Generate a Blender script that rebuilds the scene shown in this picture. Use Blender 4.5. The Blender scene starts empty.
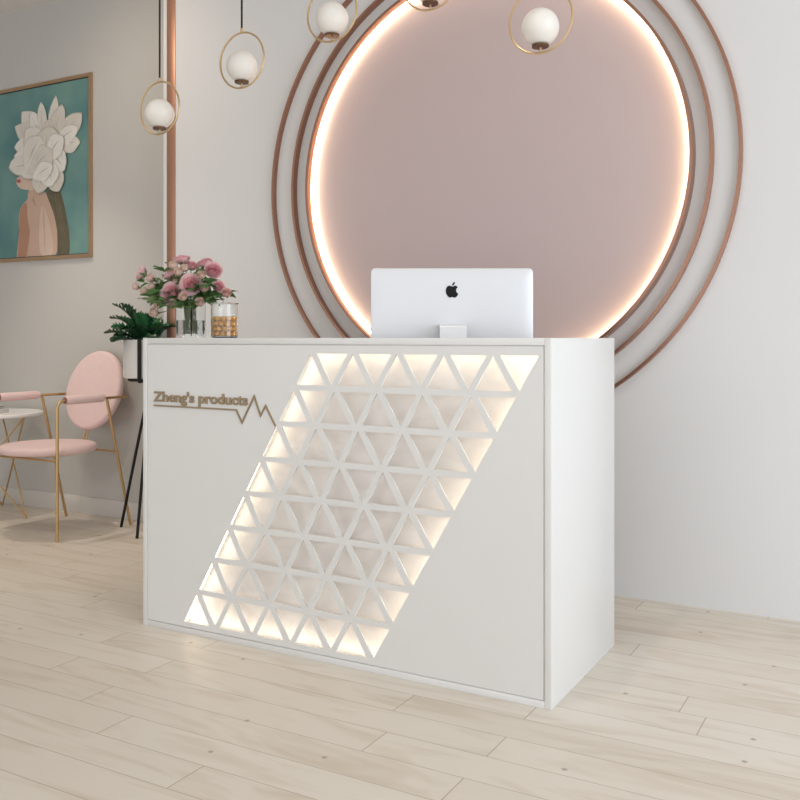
import bpy, bmesh, math, random
from mathutils import Vector, Matrix
C = bpy.context.scene.collection
PI = math.pi
random.seed(7)

# ------------------------------------------------------------------ camera
cam = bpy.data.cameras.new('camera'); cam_o = bpy.data.objects.new('camera', cam); C.objects.link(cam_o)
cam_o.location = (0, 0, 1.1)
cam_o.rotation_euler = (PI/2, 0, math.atan(512/910))
cam.sensor_width = 36; cam.lens = 910/800*36; cam.shift_y = -62/800; cam.clip_start = .05
bpy.context.scene.camera = cam_o

# ------------------------------------------------------------------ world and lights
w = bpy.data.worlds.new('daylight'); bpy.context.scene.world = w; w.use_nodes = True
bg = w.node_tree.nodes['Background']
bg.inputs[0].default_value = (.965, .982, 1.0, 1); bg.inputs[1].default_value = 1.31

def area(name, loc, target, sx, sy, power, col, spread=180):
    l = bpy.data.lights.new(name, 'AREA'); l.shape = 'RECTANGLE'; l.size = sx; l.size_y = sy
    l.energy = power; l.color = col; l.spread = math.radians(spread)
    o = bpy.data.objects.new(name, l); C.objects.link(o); o.location = loc
    o.rotation_euler = (Vector(target)-Vector(loc)).to_track_quat('-Z', 'Y').to_euler()
    return o
area('window_daylight', (3.6, 1.2, 1.7), (-2, 2.4, 1.0), 3.2, 2.6, 88, (.78, .89, 1.0))
def spot(name, loc, target, power, col, ang=80, size=.06, blend=.8):
    l = bpy.data.lights.new(name, 'SPOT'); l.energy = power; l.color = col
    l.spot_size = math.radians(ang); l.spot_blend = blend; l.shadow_soft_size = size
    o = bpy.data.objects.new(name, l); C.objects.link(o); o.location = loc
    o.rotation_euler = (Vector(target)-Vector(loc)).to_track_quat('-Z', 'Y').to_euler()
spot('downlight', (-4.55, 3.25, 3.2), (-4.45, 3.35, 0), 75, (1, .88, .74), 66, .035, .7)
spot('downlight', (-3.4, 2.2, 3.2), (-3.9, 3.0, 0), 38, (1, .86, .70), 85, .06)

spot('downlight', (-1.2, 2.1, 3.2), (-1.1, 2.6, 0), 34, (1, .95, .88), 80, .03)
spot('wall_washer', (-3.9, 2.9, 3.2), (-3.9, 3.95, 2.2), 23, (1, .84, .66), 110, .15, 1)
sc = bpy.context.scene
sc.view_settings.view_transform = 'Standard'; sc.view_settings.look = 'None'
sc.view_settings.gamma = 1; sc.view_settings.use_curve_mapping = False
sc.view_settings.exposure = 0.0

# ------------------------------------------------------------------ materials
def mat(name, col, rough=.5, metal=0, emit=None, es=0, trans=0, ior=1.45, coat=0, bump=0, bscale=40, var=0, vscale=6, sheen=0, sss=0):
    m = bpy.data.materials.new(name); m.use_nodes = True
    nt = m.node_tree; b = nt.nodes['Principled BSDF']
    b.inputs['Base Color'].default_value = (*col, 1); b.inputs['Roughness'].default_value = rough
    b.inputs['Metallic'].default_value = metal; b.inputs['IOR'].default_value = ior
    b.inputs['Transmission Weight'].default_value = trans; b.inputs['Coat Weight'].default_value = coat
    b.inputs['Sheen Weight'].default_value = sheen
    b.inputs['Subsurface Weight'].default_value = sss
    if sss: b.inputs['Subsurface Radius'].default_value = (.01, .006, .004)
    if emit: b.inputs['Emission Color'].default_value = (*emit, 1); b.inputs['Emission Strength'].default_value = es
    tc = nt.nodes.new('ShaderNodeTexCoord')
    if var:
        n = nt.nodes.new('ShaderNodeTexNoise'); n.inputs['Scale'].default_value = vscale; n.inputs['Detail'].default_value = 4
        nt.links.new(tc.outputs['Object'], n.inputs['Vector'])
        mx = nt.nodes.new('ShaderNodeMix'); mx.data_type = 'RGBA'
        mx.inputs[6].default_value = (*[c*(1-var) for c in col], 1); mx.inputs[7].default_value = (*[min(1, c*(1+var)) for c in col], 1)
        nt.links.new(n.outputs['Fac'], mx.inputs[0]); nt.links.new(mx.outputs[2], b.inputs['Base Color'])
    if bump:
        n = nt.nodes.new('ShaderNodeTexNoise'); n.inputs['Scale'].default_value = bscale; n.inputs['Detail'].default_value = 3
        nt.links.new(tc.outputs['Object'], n.inputs['Vector'])
        bp = nt.nodes.new('ShaderNodeBump'); bp.inputs['Strength'].default_value = bump; bp.inputs['Distance'].default_value = .002
        nt.links.new(n.outputs['Fac'], bp.inputs['Height']); nt.links.new(bp.outputs['Normal'], b.inputs['Normal'])
    return m
M = dict(
    wall_white=mat('white wall paint', (.76, .755, .755), .7, var=.015, vscale=1.2, bump=.05, bscale=120),
    wall_grey=mat('grey wall paint', (.565, .55, .525), .7, var=.02, vscale=1.2, bump=.05, bscale=120),
    base=mat('skirting paint', (.66, .63, .59), .5, var=.01),
    ceiling=mat('ceiling paint', (.80, .77, .73), .8, var=.01),
    pink_wall=mat('blush plaster', (.60, .485, .48), .75, var=.02, vscale=2, bump=.04, bscale=90),
    copper=mat('brushed copper', (.40, .215, .15), .32, .85, var=.03, vscale=3),
    copper_trim=mat('copper trim', (.50, .27, .19), .38, .75, var=.05, vscale=1.5),
    gold=mat('brushed gold metal', (.62, .42, .21), .35, .9, var=.03, vscale=20),
    brass=mat('soft brass', (.66, .48, .27), .35, .9, var=.03, vscale=20),
    lacquer=mat('white lacquer', (.77, .765, .755), .38, coat=.15, var=.008, vscale=3),
    gapdark=mat('grey shadow gap core', (.30, .29, .28), .7, var=.02),
    lettering=mat('bronze lettering', (.36, .27, .17), .45, .45, var=.05, vscale=60),
    led=mat('led strip', (1, .9, .75), .5, emit=(1, .78, .53), es=17, var=.001),
    led_desk=mat('desk led strip', (1, .9, .75), .5, emit=(1, .88, .70), es=4.4, var=.001),
    alu=mat('satin aluminium', (.70, .71, .735), .32, .25, var=.01, vscale=8),
    alu_edge=mat('aluminium stand', (.76, .77, .79), .3, .25, var=.01, vscale=8),
    black=mat('matte black metal', (.006, .006, .007), .5, .2, var=.1, vscale=30),
    logo=mat('black logo', (.002, .002, .002), .8, var=.05),
    screen=mat('screen glass', (.01, .01, .012), .1, var=.05),
    velvet=mat('blush upholstery', (.79, .59, .575), .75, var=.04, vscale=30, bump=.15, bscale=400, sheen=.15),
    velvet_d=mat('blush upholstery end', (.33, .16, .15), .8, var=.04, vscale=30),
    marble=mat('white tabletop', (.92, .91, .90), .35, var=.03, vscale=9, coat=.3),
    book_w=mat('white book cover', (.74, .73, .72), .5, var=.03), book_d=mat('dark book cover', (.10, .09, .09), .5, var=.05),
    paper=mat('paper', (.70, .68, .65), .8, var=.04, vscale=80),
    pot=mat('white glazed pot', (.72, .70, .68), .15, coat=.4, var=.01),
    soil=mat('soil', (.03, .02, .014), .9, var=.3, vscale=60, bump=.6, bscale=90),
    fern=mat('dark green leaf', (.010, .052, .020), .4, var=.4, vscale=25),
    fern_light=mat('mid green leaf', (.035, .15, .055), .4, var=.4, vscale=25),
    leaf=mat('rose leaf', (.10, .22, .07), .5, var=.35, vscale=40),
    leaf_light=mat('pale rose leaf', (.24, .36, .16), .5, var=.3, vscale=40),
    stem=mat('green stem', (.22, .28, .12), .6, var=.3, vscale=60),
    sepal=mat('sepal green', (.16, .24, .10), .6, var=.3, vscale=90),
    glass=mat('clear glass', (.97, .985, .98), .0, trans=1, ior=1.45),
    water=mat('water', (.90, .96, .94), .0, trans=1, ior=1.33),
    candy=mat('golden candy', (.93, .44, .07), .25, var=.2, vscale=14, coat=.4, sss=.3),
    opal=mat('opal glass', (.82, .79, .74), .35, emit=(1, .93, .82), es=.03, var=.004),
    cup=mat('dark brass cup', (.16, .085, .05), .4, .8, var=.05),
    cord=mat('black cord', (.012, .011, .011), .6, var=.1),
    frame=mat('bronze frame', (.56, .38, .24), .33, .85, var=.15, vscale=4),
    lip=mat('black inner lip', (.02, .018, .016), .5, var=.1),
)
for k in ('glass', 'water'):
    pass
PETALS = []
for i, (r, g, b) in enumerate([(.94, .64, .67), (.93, .54, .58), (.95, .68, .63), (.95, .74, .64), (.90, .47, .53)]):
    PETALS.append(mat('rose petal', (r, g, b), .6, var=.12, vscale=30, sheen=.1))

def translucent(m, f):
    nt = m.node_tree; b = nt.nodes['Principled BSDF']; out = nt.nodes['Material Output']
    t = nt.nodes.new('ShaderNodeBsdfTranslucent'); mx = nt.nodes.new('ShaderNodeMixShader'); mx.inputs[0].default_value = f
    src = b.inputs['Base Color']
    if src.links: nt.links.new(src.links[0].from_socket, t.inputs[0])
    else: t.inputs[0].default_value = src.default_value
    nt.links.new(b.outputs[0], mx.inputs[1]); nt.links.new(t.outputs[0], mx.inputs[2]); nt.links.new(mx.outputs[0], out.inputs[0])
for m_ in PETALS: translucent(m_, .35)
for k_ in ('leaf', 'leaf_light'): translucent(M[k_], .25)

def backplate_mat():
    m = mat('veined cream backplate', (.80, .72, .66), .45)
    nt = m.node_tree; b = nt.nodes['Principled BSDF']
    tc = nt.nodes.new('ShaderNodeTexCoord'); n = nt.nodes.new('ShaderNodeTexNoise')
    n.inputs['Scale'].default_value = 3.2; n.inputs['Detail'].default_value = 7; n.inputs['Distortion'].default_value = 2.2
    r = nt.nodes.new('ShaderNodeValToRGB')
    r.color_ramp.elements[0].position = .35; r.color_ramp.elements[0].color = (.80, .755, .72, 1)
    r.color_ramp.elements[1].position = .62; r.color_ramp.elements[1].color = (.92, .88, .85, 1)
    nt.links.new(tc.outputs['Object'], n.inputs['Vector']); nt.links.new(n.outputs['Fac'], r.inputs['Fac'])
    nt.links.new(r.outputs['Color'], b.inputs['Base Color'])
    return m
M['backplate'] = backplate_mat()

def floor_mat():
    m = bpy.data.materials.new('pale oak planks'); m.use_nodes = True
    nt = m.node_tree; N = nt.nodes; L = nt.links; b = N['Principled BSDF']
    def math_(op, a, c=None, d=None):
        n = N.new('ShaderNodeMath'); n.operation = op
        for i, v in enumerate((a, c, d)):
            if v is None: continue
            if isinstance(v, (int, float)): n.inputs[i].default_value = v
            else: L.new(v, n.inputs[i])
        return n.outputs[0]
    geo = N.new('ShaderNodeNewGeometry'); sep = N.new('ShaderNodeSeparateXYZ'); L.new(geo.outputs['Position'], sep.inputs[0])
    PW, PL = .1345, 1.22
    ry = math_('DIVIDE', math_('SUBTRACT', sep.outputs[1], 1.523-.1345*20), PW)
    row = math_('FLOOR', ry); fy = math_('SUBTRACT', ry, row)
    wn = N.new('ShaderNodeTexWhiteNoise'); wn.noise_dimensions = '1D'; L.new(row, wn.inputs['W'])
    rx = math_('ADD', math_('DIVIDE', sep.outputs[0], PL), math_('MULTIPLY', wn.outputs['Value'], 7.3))
    col = math_('FLOOR', rx); fx = math_('SUBTRACT', rx, col)
    cmb = N.new('ShaderNodeCombineXYZ'); L.new(row, cmb.inputs[0]); L.new(col, cmb.inputs[1])
    wn2 = N.new('ShaderNodeTexWhiteNoise'); wn2.noise_dimensions = '2D'; L.new(cmb.outputs[0], wn2.inputs['Vector'])
    # grain
    gv = N.new('ShaderNodeCombineXYZ')
    L.new(math_('MULTIPLY', sep.outputs[0], 1.5), gv.inputs[0])
    L.new(math_('MULTIPLY', sep.outputs[1], 8), gv.inputs[1])
    L.new(math_('MULTIPLY', wn2.outputs['Value'], 37), gv.inputs[2])
    gn = N.new('ShaderNodeTexNoise'); gn.inputs['Scale'].default_value = 1.0; gn.inputs['Detail'].default_value = 5; gn.inputs['Distortion'].default_value = 2.2
    L.new(gv.outputs[0], gn.inputs['Vector'])
    gr = N.new('ShaderNodeValToRGB'); e = gr.color_ramp.elements
    e[0].position = .30; e[0].color = (.65, .57, .475, 1); e[1].position = .52; e[1].color = (.74, .68, .60, 1)
    e2 = gr.color_ramp.elements.new(.75); e2.color = (.74, .68, .60, 1)
    L.new(gn.outputs['Fac'], gr.inputs['Fac'])
    tone = N.new('ShaderNodeMix'); tone.data_type = 'RGBA'; tone.blend_type = 'MULTIPLY'; tone.inputs[0].default_value = 1
    tr = N.new('ShaderNodeValToRGB'); tr.color_ramp.elements[0].color = (.935, .92, .90, 1); tr.color_ramp.elements[1].color = (1, 1, 1, 1)
    L.new(wn2.outputs['Value'], tr.inputs['Fac']); L.new(gr.outputs['Color'], tone.inputs[6]); L.new(tr.outputs['Color'], tone.inputs[7])
    # knots
    vo = N.new('ShaderNodeTexVoronoi'); vo.inputs['Scale'].default_value = 3.1; vo.voronoi_dimensions = '2D'
    L.new(geo.outputs['Position'], vo.inputs['Vector'])
    kn = N.new('ShaderNodeMapRange'); kn.inputs[1].default_value = .012; kn.inputs[2].default_value = .032; kn.inputs[3].default_value = 1; kn.inputs[4].default_value = 0
    L.new(vo.outputs['Distance'], kn.inputs[0])
    kk = math_('MULTIPLY', kn.outputs[0], math_('GREATER_THAN', N_out(N, L, vo.outputs['Color']), .55))
    mk = N.new('ShaderNodeMix'); mk.data_type = 'RGBA'; mk.inputs[7].default_value = (.22, .14, .09, 1)
    L.new(math_('MULTIPLY', kk, .6), mk.inputs[0]); L.new(tone.outputs[2], mk.inputs[6])
    # joints between the boards
    gy = math_('MINIMUM', fy, math_('SUBTRACT', 1, fy)); gx = math_('MINIMUM', fx, math_('SUBTRACT', 1, fx))
    g = math_('MAXIMUM', math_('LESS_THAN', gy, .0085), math_('LESS_THAN', gx, .0013))
    mg = N.new('ShaderNodeMix'); mg.data_type = 'RGBA'; mg.inputs[7].default_value = (.33, .26, .19, 1)
    L.new(math_('MULTIPLY', g, .75), mg.inputs[0]); L.new(mk.outputs[2], mg.inputs[6])
    L.new(mg.outputs[2], b.inputs['Base Color'])
    b.inputs['Roughness'].default_value = .42; b.inputs['Specular IOR Level'].default_value = .35
    bp = N.new('ShaderNodeBump'); bp.inputs['Strength'].default_value = .25; bp.inputs['Distance'].default_value = .001
    L.new(math_('SUBTRACT', gn.outputs['Fac'], g), bp.inputs['Height']); L.new(bp.outputs['Normal'], b.inputs['Normal'])
    return m
def N_out(N, L, colsock):
    s = N.new('ShaderNodeSeparateColor'); L.new(colsock, s.inputs[0]); return s.outputs[0]
M['floor'] = floor_mat()

# ------------------------------------------------------------------ helpers
def link(name, me, parent=None, loc=(0, 0, 0)):
    o = bpy.data.objects.new(name, me); C.objects.link(o); o.location = loc
    if parent: o.parent = parent
    return o
def obj(name, bm, mats, parent=None, loc=(0, 0, 0), smooth=True, ang=35):
    me = bpy.data.meshes.new(name)
    bmesh.ops.recalc_face_normals(bm, faces=bm.faces)
    bm.to_mesh(me); bm.free()
    for m in (mats if isinstance(mats, (list, tuple)) else [mats]): me.materials.append(m)
    if smooth:
        me.shade_smooth(); me.set_sharp_from_angle(angle=math.radians(ang))
    return link(name, me, parent, loc)
def tag(o, label=None, cat=None, group=None, kind=None):
    if label: o['label'] = label
    if cat: o['category'] = cat
    if group: o['group'] = group
    if kind: o['kind'] = kind
    return o
def thing(name, label, cat, loc=(0, 0, 0), rz=0, group=None):
    o = link(name, None, None, loc); o.rotation_euler.z = rz; o.empty_display_size = .05
    return tag(o, label, cat, group)
def box(bm, x0, x1, y0, y1, z0, z1, bev=0, seg=2, mi=0):
    r = bmesh.ops.create_cube(bm, size=1)
    vs = r['verts']
    for v in vs:
        v.co = Vector(((x0+x1)/2+v.co.x*(x1-x0), (y0+y1)/2+v.co.y*(y1-y0), (z0+z1)/2+v.co.z*(z1-z0)))
    fs = set(f for v in vs for f in v.link_faces)
    for f in fs: f.material_index = mi
    if bev:
        es = list(set(e for v in vs for e in v.link_edges))
        bmesh.ops.bevel(bm, geom=es, offset=bev, segments=seg, affect='EDGES', profile=.5)
    return vs
def B(*a, **k):
    bm = bmesh.new(); box(bm, *a, **k); return bm
def fillet(pts, r, n=6):
    P = [Vector(p) for p in pts]; out = [P[0]]
    for i in range(1, len(P)-1):
        a, b, c = P[i-1], P[i], P[i+1]
        d1 = (a-b); d2 = (c-b); rr = min(r, d1.length*.49, d2.length*.49)
        s = b+d1.normalized()*rr; e = b+d2.normalized()*rr
        for k in range(n+1):
            t = k/n; out.append(s*(1-t)**2+b*2*t*(1-t)+e*t*t)
    out.append(P[-1]); return out
def tube(bm, pts, r, n=10, closed=False, cap=True):
    P = [Vector(p) for p in pts]; m = len(P); rings = []
    R = r if isinstance(r, (list, tuple)) else [r]*m
    up = None
    for i in range(m):
        if closed: t = P[(i+1) % m]-P[i-1]
        else: t = P[min(i+1, m-1)]-P[max(i-1, 0)]
        t.normalize()
        if up is None:
            up = Vector((0, 0, 1)) if abs(t.z) < .9 else Vector((1, 0, 0))
        u = (up-t*up.dot(t)).normalized(); v = t.cross(u); up = u
        rings.append([bm.verts.new(P[i]+(u*math.cos(2*PI*k/n)+v*math.sin(2*PI*k/n))*R[i]) for k in range(n)])
    for i in range(m if closed else m-1):
        a, b = rings[i], rings[(i+1) % m]
        for k in range(n): bm.faces.new((a[k], a[(k+1) % n], b[(k+1) % n], b[k]))
    if cap and not closed:
        bm.faces.new(rings[0]); bm.faces.new(rings[-1])
def T(pts, r, n=10, closed=False):
    bm = bmesh.new(); tube(bm, pts, r, n, closed); return bm
def lathe(bm, prof, c=(0, 0, 0), n=40, axis='z', closed=False):
    rings = []
    for (r, h) in prof:
        ring = []
        if r < 1e-6:
            p = Vector((0, 0, h)); ring = [p]
        else:
            ring = [Vector((r*math.cos(2*PI*k/n), r*math.sin(2*PI*k/n), h)) for k in range(n)]
        out = []
        for p in ring:
            if axis == 'y': p = Vector((p.x, p.z, p.y))
            out.append(bm.verts.new(p+Vector(c)))
        rings.append(out)
    idx = list(range(len(rings)-1))
    pairs = [(rings[i], rings[i+1]) for i in idx]
    if closed: pairs.append((rings[-1], rings[0]))
    for a, b in pairs:
        if len(a) == 1 and len(b) == 1: continue
        if len(a) == 1:
            for k in range(n): bm.faces.new((a[0], b[k], b[(k+1) % n]))
        elif len(b) == 1:
            for k in range(n): bm.faces.new((a[k], a[(k+1) % n], b[0]))
        else:
            for k in range(n): bm.faces.new((a[k], a[(k+1) % n], b[(k+1) % n], b[k]))
def LA(prof, c=(0, 0, 0), n=40, axis='z', closed=False):
    bm = bmesh.new(); lathe(bm, prof, c, n, axis, closed); return bm
def flat_curve(polys, thick, name='shape'):
    """2D outlines (with holes) in the XY plane, extruded to a thickness, as a mesh."""
    cu = bpy.data.curves.new(name, 'CURVE'); cu.dimensions = '2D'; cu.fill_mode = 'BOTH'; cu.extrude = thick/2
    for p in polys:
        s = cu.splines.new('POLY'); s.points.add(len(p)-1); s.use_cyclic_u = True
        for q, v in zip(s.points, p): q.co = (v[0], v[1], 0, 1)
    return curve_mesh(cu)
def curve_mesh(cu):
    o = bpy.data.objects.new('tmp', cu); C.objects.link(o)
    bpy.context.view_layer.update()
    me = bpy.data.meshes.new_from_object(o.evaluated_get(bpy.context.evaluated_depsgraph_get()))
    bpy.data.objects.remove(o); bpy.data.curves.remove(cu)
    return me
def copy_tree(o, parent=None):
    c = o.copy(); C.objects.link(c); c.parent = parent
    for ch in list(o.children): copy_tree(ch, c)
    return c
ROT_XZ = Matrix.Rotation(PI/2, 4, 'X')          # local XY outline stands up facing -Y

# ------------------------------------------------------------------ setting
YW, YG, ZC = 3.84, 4.012, 3.27
def struct(name, bm, m): return tag(obj(name, bm, m), kind='structure')
struct('floor', B(-7.2, 3.8, -3.0, 4.2, -.06, 0), M['floor'])
struct('ceiling', B(-7.2, 3.8, -3.0, 4.2, ZC, ZC+.1), M['ceiling'])
struct('wall_back', B(-7.2, -3.6, YG, YG+.15, 0, ZC), M['wall_grey'])
struct('wall_right', B(-3.608, 3.8, YW, YG+.15, 0, ZC), M['wall_white'])
struct('wall_left', B(-7.2, -7.05, -3.0, YG, 0, ZC), M['wall_grey'])
struct('baseboard_back', B(-7.05, -3.71, YG-.014, YG, 0, .105, bev=.002), M['base'])
struct('trim_1', B(-3.671, -3.609, YW-.004, YG, 0, ZC, bev=.001), M['copper_trim'])
struct('trim_2', B(-3.703, -3.672, YW+.004, YG, 0, ZC), M['wall_white'])

# ------------------------------------------------------------------ circular wall feature
CX, CZ = -1.724, 1.853
def ring_bm(ro, wid, depth, y=YW, n=160):
    return LA([(ro, -depth), (ro, -.0004), (ro-wid, -.0004), (ro-wid, -depth)], (CX, y, CZ), n, 'y', closed=True)
disc = thing('wall_feature', 'round blush pink wall panel with glowing rim inside the smallest copper ring', 'wall panel', (CX, YW, CZ))
INV = Matrix.Translation((-CX, -YW, -CZ))
def at_disc(bm): bmesh.ops.transform(bm, matrix=INV, verts=bm.verts); return bm
obj('panel', at_disc(LA([(0, -.006), (.938, -.006), (.938, -.0005), (0, -.0005)], (CX, YW, CZ), 160, 'y')), M['pink_wall'], disc)
obj('led_strip', at_disc(LA([(.9388, -.029), (.9388, -.0065), (.9376, -.0065), (.9376, -.029)], (CX, YW, CZ), 160, 'y', closed=True)), M['led'], disc)
for cx_, ro, d, lab in ((-1.724, .953, .062, 'smallest copper ring, edging the glowing pink wall panel'),
                   (-1.741, 1.044, .034, 'middle one of the three concentric copper wall rings'),
                   (-1.752, 1.165, .027, 'outermost and thinnest of the three copper rings on the white wall')):
    r = obj('wall_ring', at_disc(ring_bm(ro, .0135, d)), M['copper'], None, (cx_, YW, CZ))
    tag(r, lab, 'wall ring', 'concentric copper rings around the pink disc')

# ------------------------------------------------------------------ reception desk
DX0, DX1, DY0, DY1, DZ = -2.573, -.928, 2.561, 3.214, 1.1
desk = thing('reception_desk', 'white lacquered reception desk with backlit triangle lattice front', 'reception desk', ((DX0+DX1)/2, DY0, 0))
ox, oy = (DX0+DX1)/2, DY0
def dk(name, bm, m, parent=desk):
    if parent is desk: bmesh.ops.translate(bm, verts=bm.verts, vec=(-ox, -oy, 0))
    return obj(name, bm, m, parent)
tk = .022
dk('side_panel', B(DX0, DX0+tk, DY0, DY1, 0, DZ, bev=.0012), M['lacquer'])
dk('side_panel', B(DX1-tk, DX1, DY0, DY1, 0, DZ, bev=.0012), M['lacquer'])
dk('top_ledge', B(DX0+tk, DX1-tk, DY0, DY0+.315, DZ-tk, DZ, bev=.001), M['lacquer'])
dk('plinth', B(DX0+tk, DX1-tk, DY0, DY0+.09, 0, .022, bev=.001), M['lacquer'])
dk('worktop', B(DX0+tk, DX1-tk, DY0+.09, DY1-.002, .83, .855, bev=.002), M['lacquer'])
dk('inner_panel', B(DX0+tk, DX1-tk, DY0+.080, DY0+.09, .022, DZ-tk), M['lacquer'])
# lattice panel
g = .0026
px0, px1, pz0, pz1 = DX0+tk+g, DX1-tk-g, .022+g, DZ-tk-g
polys = [[(px0, pz0), (px1, pz0), (px1, pz1), (px0, pz1)]]
for k in range(8):
    for j in range(5):
        ax, az = -1.793+.169*j-.0733*k, 1.046-.1278*k
        polys.append([(ax, az), (ax+.0622, az-.1075), (ax-.0600, az-.1075)])
        bx = ax+.0235
        polys.append([(bx, az+.0008), (bx+.1255, az+.0008), (bx+.0640, az-.1050)])
me = flat_curve(polys, .005)
me.transform(ROT_XZ); me.transform(Matrix.Translation((-ox, .0015+.0025, 0)))
me.materials.append(M['lacquer']); me.name = 'front_panel'
fp = link('front_panel', me, desk)
bm = bmesh.new()
for a in ((px0-g, px1+g, pz1-.012, pz1+g), (px0-g, px1+g, pz0-g, pz0+.002), (px0-g, px0+.012, pz0+.002, pz1-.012), (px1-.012, px1+g, pz0+.002, pz1-.012)):
    box(bm, a[0], a[1], DY0+.0068, DY0+.012, a[2], a[3])
dk('rebate', bm, M['lacquer'])
# recess behind the lattice: back plate, side walls and led strips
PA = [(-1.816, 1.062), (-.945, 1.062), (-1.512, .030), (-2.398, .030)]      # parallelogram TL TR BR BL
PA = [(-1.808, 1.060), (-.955, 1.060), (-1.535, .0285), (-2.385, .0285)]
me = flat_curve([PA], .004); me.transform(ROT_XZ); me.transform(Matrix.Translation((-ox, .054, 0)))
me.materials.append(M['backplate']); me.name = 'back_plate'; link('back_plate', me, desk)
bm = bmesh.new(); cen = Vector((sum(p[0] for p in PA)/4, sum(p[1] for p in PA)/4))
for i in range(4):
    a, b2 = Vector(PA[i]), Vector(PA[(i+1) % 4]); d = (b2-a).normalized(); nrm = Vector((d.y, -d.x))
    if nrm.dot(a-cen) < 0: nrm = -nrm
    q = [a, b2, b2+nrm*.006, a+nrm*.006]
    vs = [bm.verts.new((p.x-ox, yy, p.y)) for yy in (.0068, .0565) for p in q]
    for f in ((0, 1, 2, 3), (4, 5, 6, 7), (0, 1, 5, 4), (1, 2, 6, 5), (2, 3, 7, 6), (3, 0, 4, 7)): bm.faces.new([vs[t] for t in f])
obj('recess_frame', bm, M['lacquer'], desk, smooth=False)
for i in range(4):
    a, b2 = Vector(PA[i]), Vector(PA[(i+1) % 4]); d = (b2-a).normalized(); nrm = Vector((d.y, -d.x))
    if nrm.dot(a-cen) > 0: nrm = -nrm
    a = a+d*.012; b2 = b2-d*.012
    q = [a+nrm*.0005, b2+nrm*.0005, b2+nrm*.003, a+nrm*.003]
    bm = bmesh.new(); vs = [bm.verts.new((p.x-ox, yy, p.y)) for yy in (.014, .030) for p in q]
    for f in ((0, 1, 2, 3), (4, 5, 6, 7), (0, 1, 5, 4), (1, 2, 6, 5), (2, 3, 7, 6), (3, 0, 4, 7)): bm.faces.new([vs[t] for t in f])
    obj('led_strip', bm, M['led_desk'], desk, smooth=False)
# lettering and pulse line
cu = bpy.data.curves.new('txt', 'FONT'); cu.body = "Zheng's products"; cu.size = .052; cu.extrude = .0025; cu.offset = .0008; cu.bevel_depth = .0009; cu.bevel_resolution = 1; cu.extrude = .0015; cu.space_character = 1.0
me = curve_mesh(cu); xs = [v.co.x for v in me.vertices]; sx = .455/(max(xs)-min(xs))
me.transform(Matrix.Translation((-min(xs), 0, 0))); me.transform(Matrix.Diagonal((sx, 1.0, 1, 1)))
me.transform(ROT_XZ); me.transform(Matrix.Translation((-2.518-ox, -.0008, .8605)))
me.materials.clear(); me.materials.append(M['lettering']); me.name = 'lettering'; link('lettering', me, desk)
pl = [(-2.518, .8435), (-2.116, .8415), (-2.090, .797), (-2.035, .893), (-2.007, .826), (-1.984, .861), (-1.941, .792)]
lw = .0030; up, dn = [], []
for i, p in enumerate(pl):
    p = Vector(p); a = Vector(pl[max(i-1, 0)]); b2 = Vector(pl[min(i+1, len(pl)-1)])
    d1 = (p-a).normalized() if i else (b2-p).normalized(); d2 = (b2-p).normalized() if i < len(pl)-1 else d1
    n1 = Vector((-d1.y, d1.x)); n2 = Vector((-d2.y, d2.x)); m_ = (n1+n2).normalized(); s = lw/max(.35, m_.dot(n1))
    up.append(tuple(p+m_*s)); dn.append(tuple(p-m_*s))
me = flat_curve([up+dn[::-1]], .004); me.transform(ROT_XZ); me.transform(Matrix.Translation((-ox, -.0003, 0)))
me.materials.append(M['lettering']); me.name = 'pulse_line'; link('pulse_line', me, desk)

# ------------------------------------------------------------------ all-in-one computer
th = math.atan(512/910)
mon = thing('computer', 'white aluminium all-in-one computer seen from behind, standing on the desk', 'computer', (-1.4845, 3.031, .855), th)
def rrect(w_, h_, r, n=6, cx=0, cz=0):
    out = []
    for (sx_, sz_, a0) in ((1, 1, 0), (-1, 1, 90), (-1, -1, 180), (1, -1, 270)):
        for k in range(n+1):
            a = math.radians(a0+90*k/n)
            out.append((cx+sx_*(w_/2-r)+r*math.cos(a), cz+sz_*(h_/2-r)+r*math.sin(a)))
    return out
W_, H_ = .602, .435; zc = 1.3585-.855-H_/2
bm = bmesh.new(); loops = []
for (ins, y) in ((0, .012), (0, .004), (.0015, .001), (.012, -.001), (.04, -.0030), (.10, -.0045), (.17, -.005)):
    loops.append([bm.verts.new((x, y, z)) for x, z in rrect(W_-2*ins, H_-2*ins, max(.004, .016-ins*.1), 6, 0, zc)])
for a, b2 in zip(loops, loops[1:]):
    n = len(a)
    for k in range(n): bm.faces.new((a[k], a[(k+1) % n], b2[(k+1) % n], b2[k]))
bm.faces.new(loops[0]); bm.faces.new(loops[-1])
body = obj('housing', bm, M['alu'], mon)
obj('screen', B(-W_/2+.004, W_/2-.004, .0122, .0142, zc-H_/2+.075, zc+H_/2-.004, bev=.0006), M['screen'], mon)
# logo
lg = [(395,265),(430,248),(470,240),(505,262),(512,285),(485,310),(475,345),(483,380),(500,408),(525,425),(515,460),(490,490),(460,512),(435,518),(412,506),(385,500),(358,506),(335,518),(305,500),(275,465),(250,420),(240,360),(250,300),(280,255),(320,240),(360,250)]
lf = [(388,240),(386,215),(403,185),(428,165),(447,158),(452,172),(440,200),(415,230)]
S = .0037/22.86
me = flat_curve([[((x-385)*S, -(y-340)*S) for x, y in p] for p in (lg, lf)], .0012)
me.transform(ROT_XZ); me.transform(Matrix.Translation((0, -.0058, 1.1+(338-290)*.0037-.855)))
me.materials.append(M['logo']); me.name = 'logo'; link('logo', me, mon)['label'] = 'black bitten apple logo'
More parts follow.
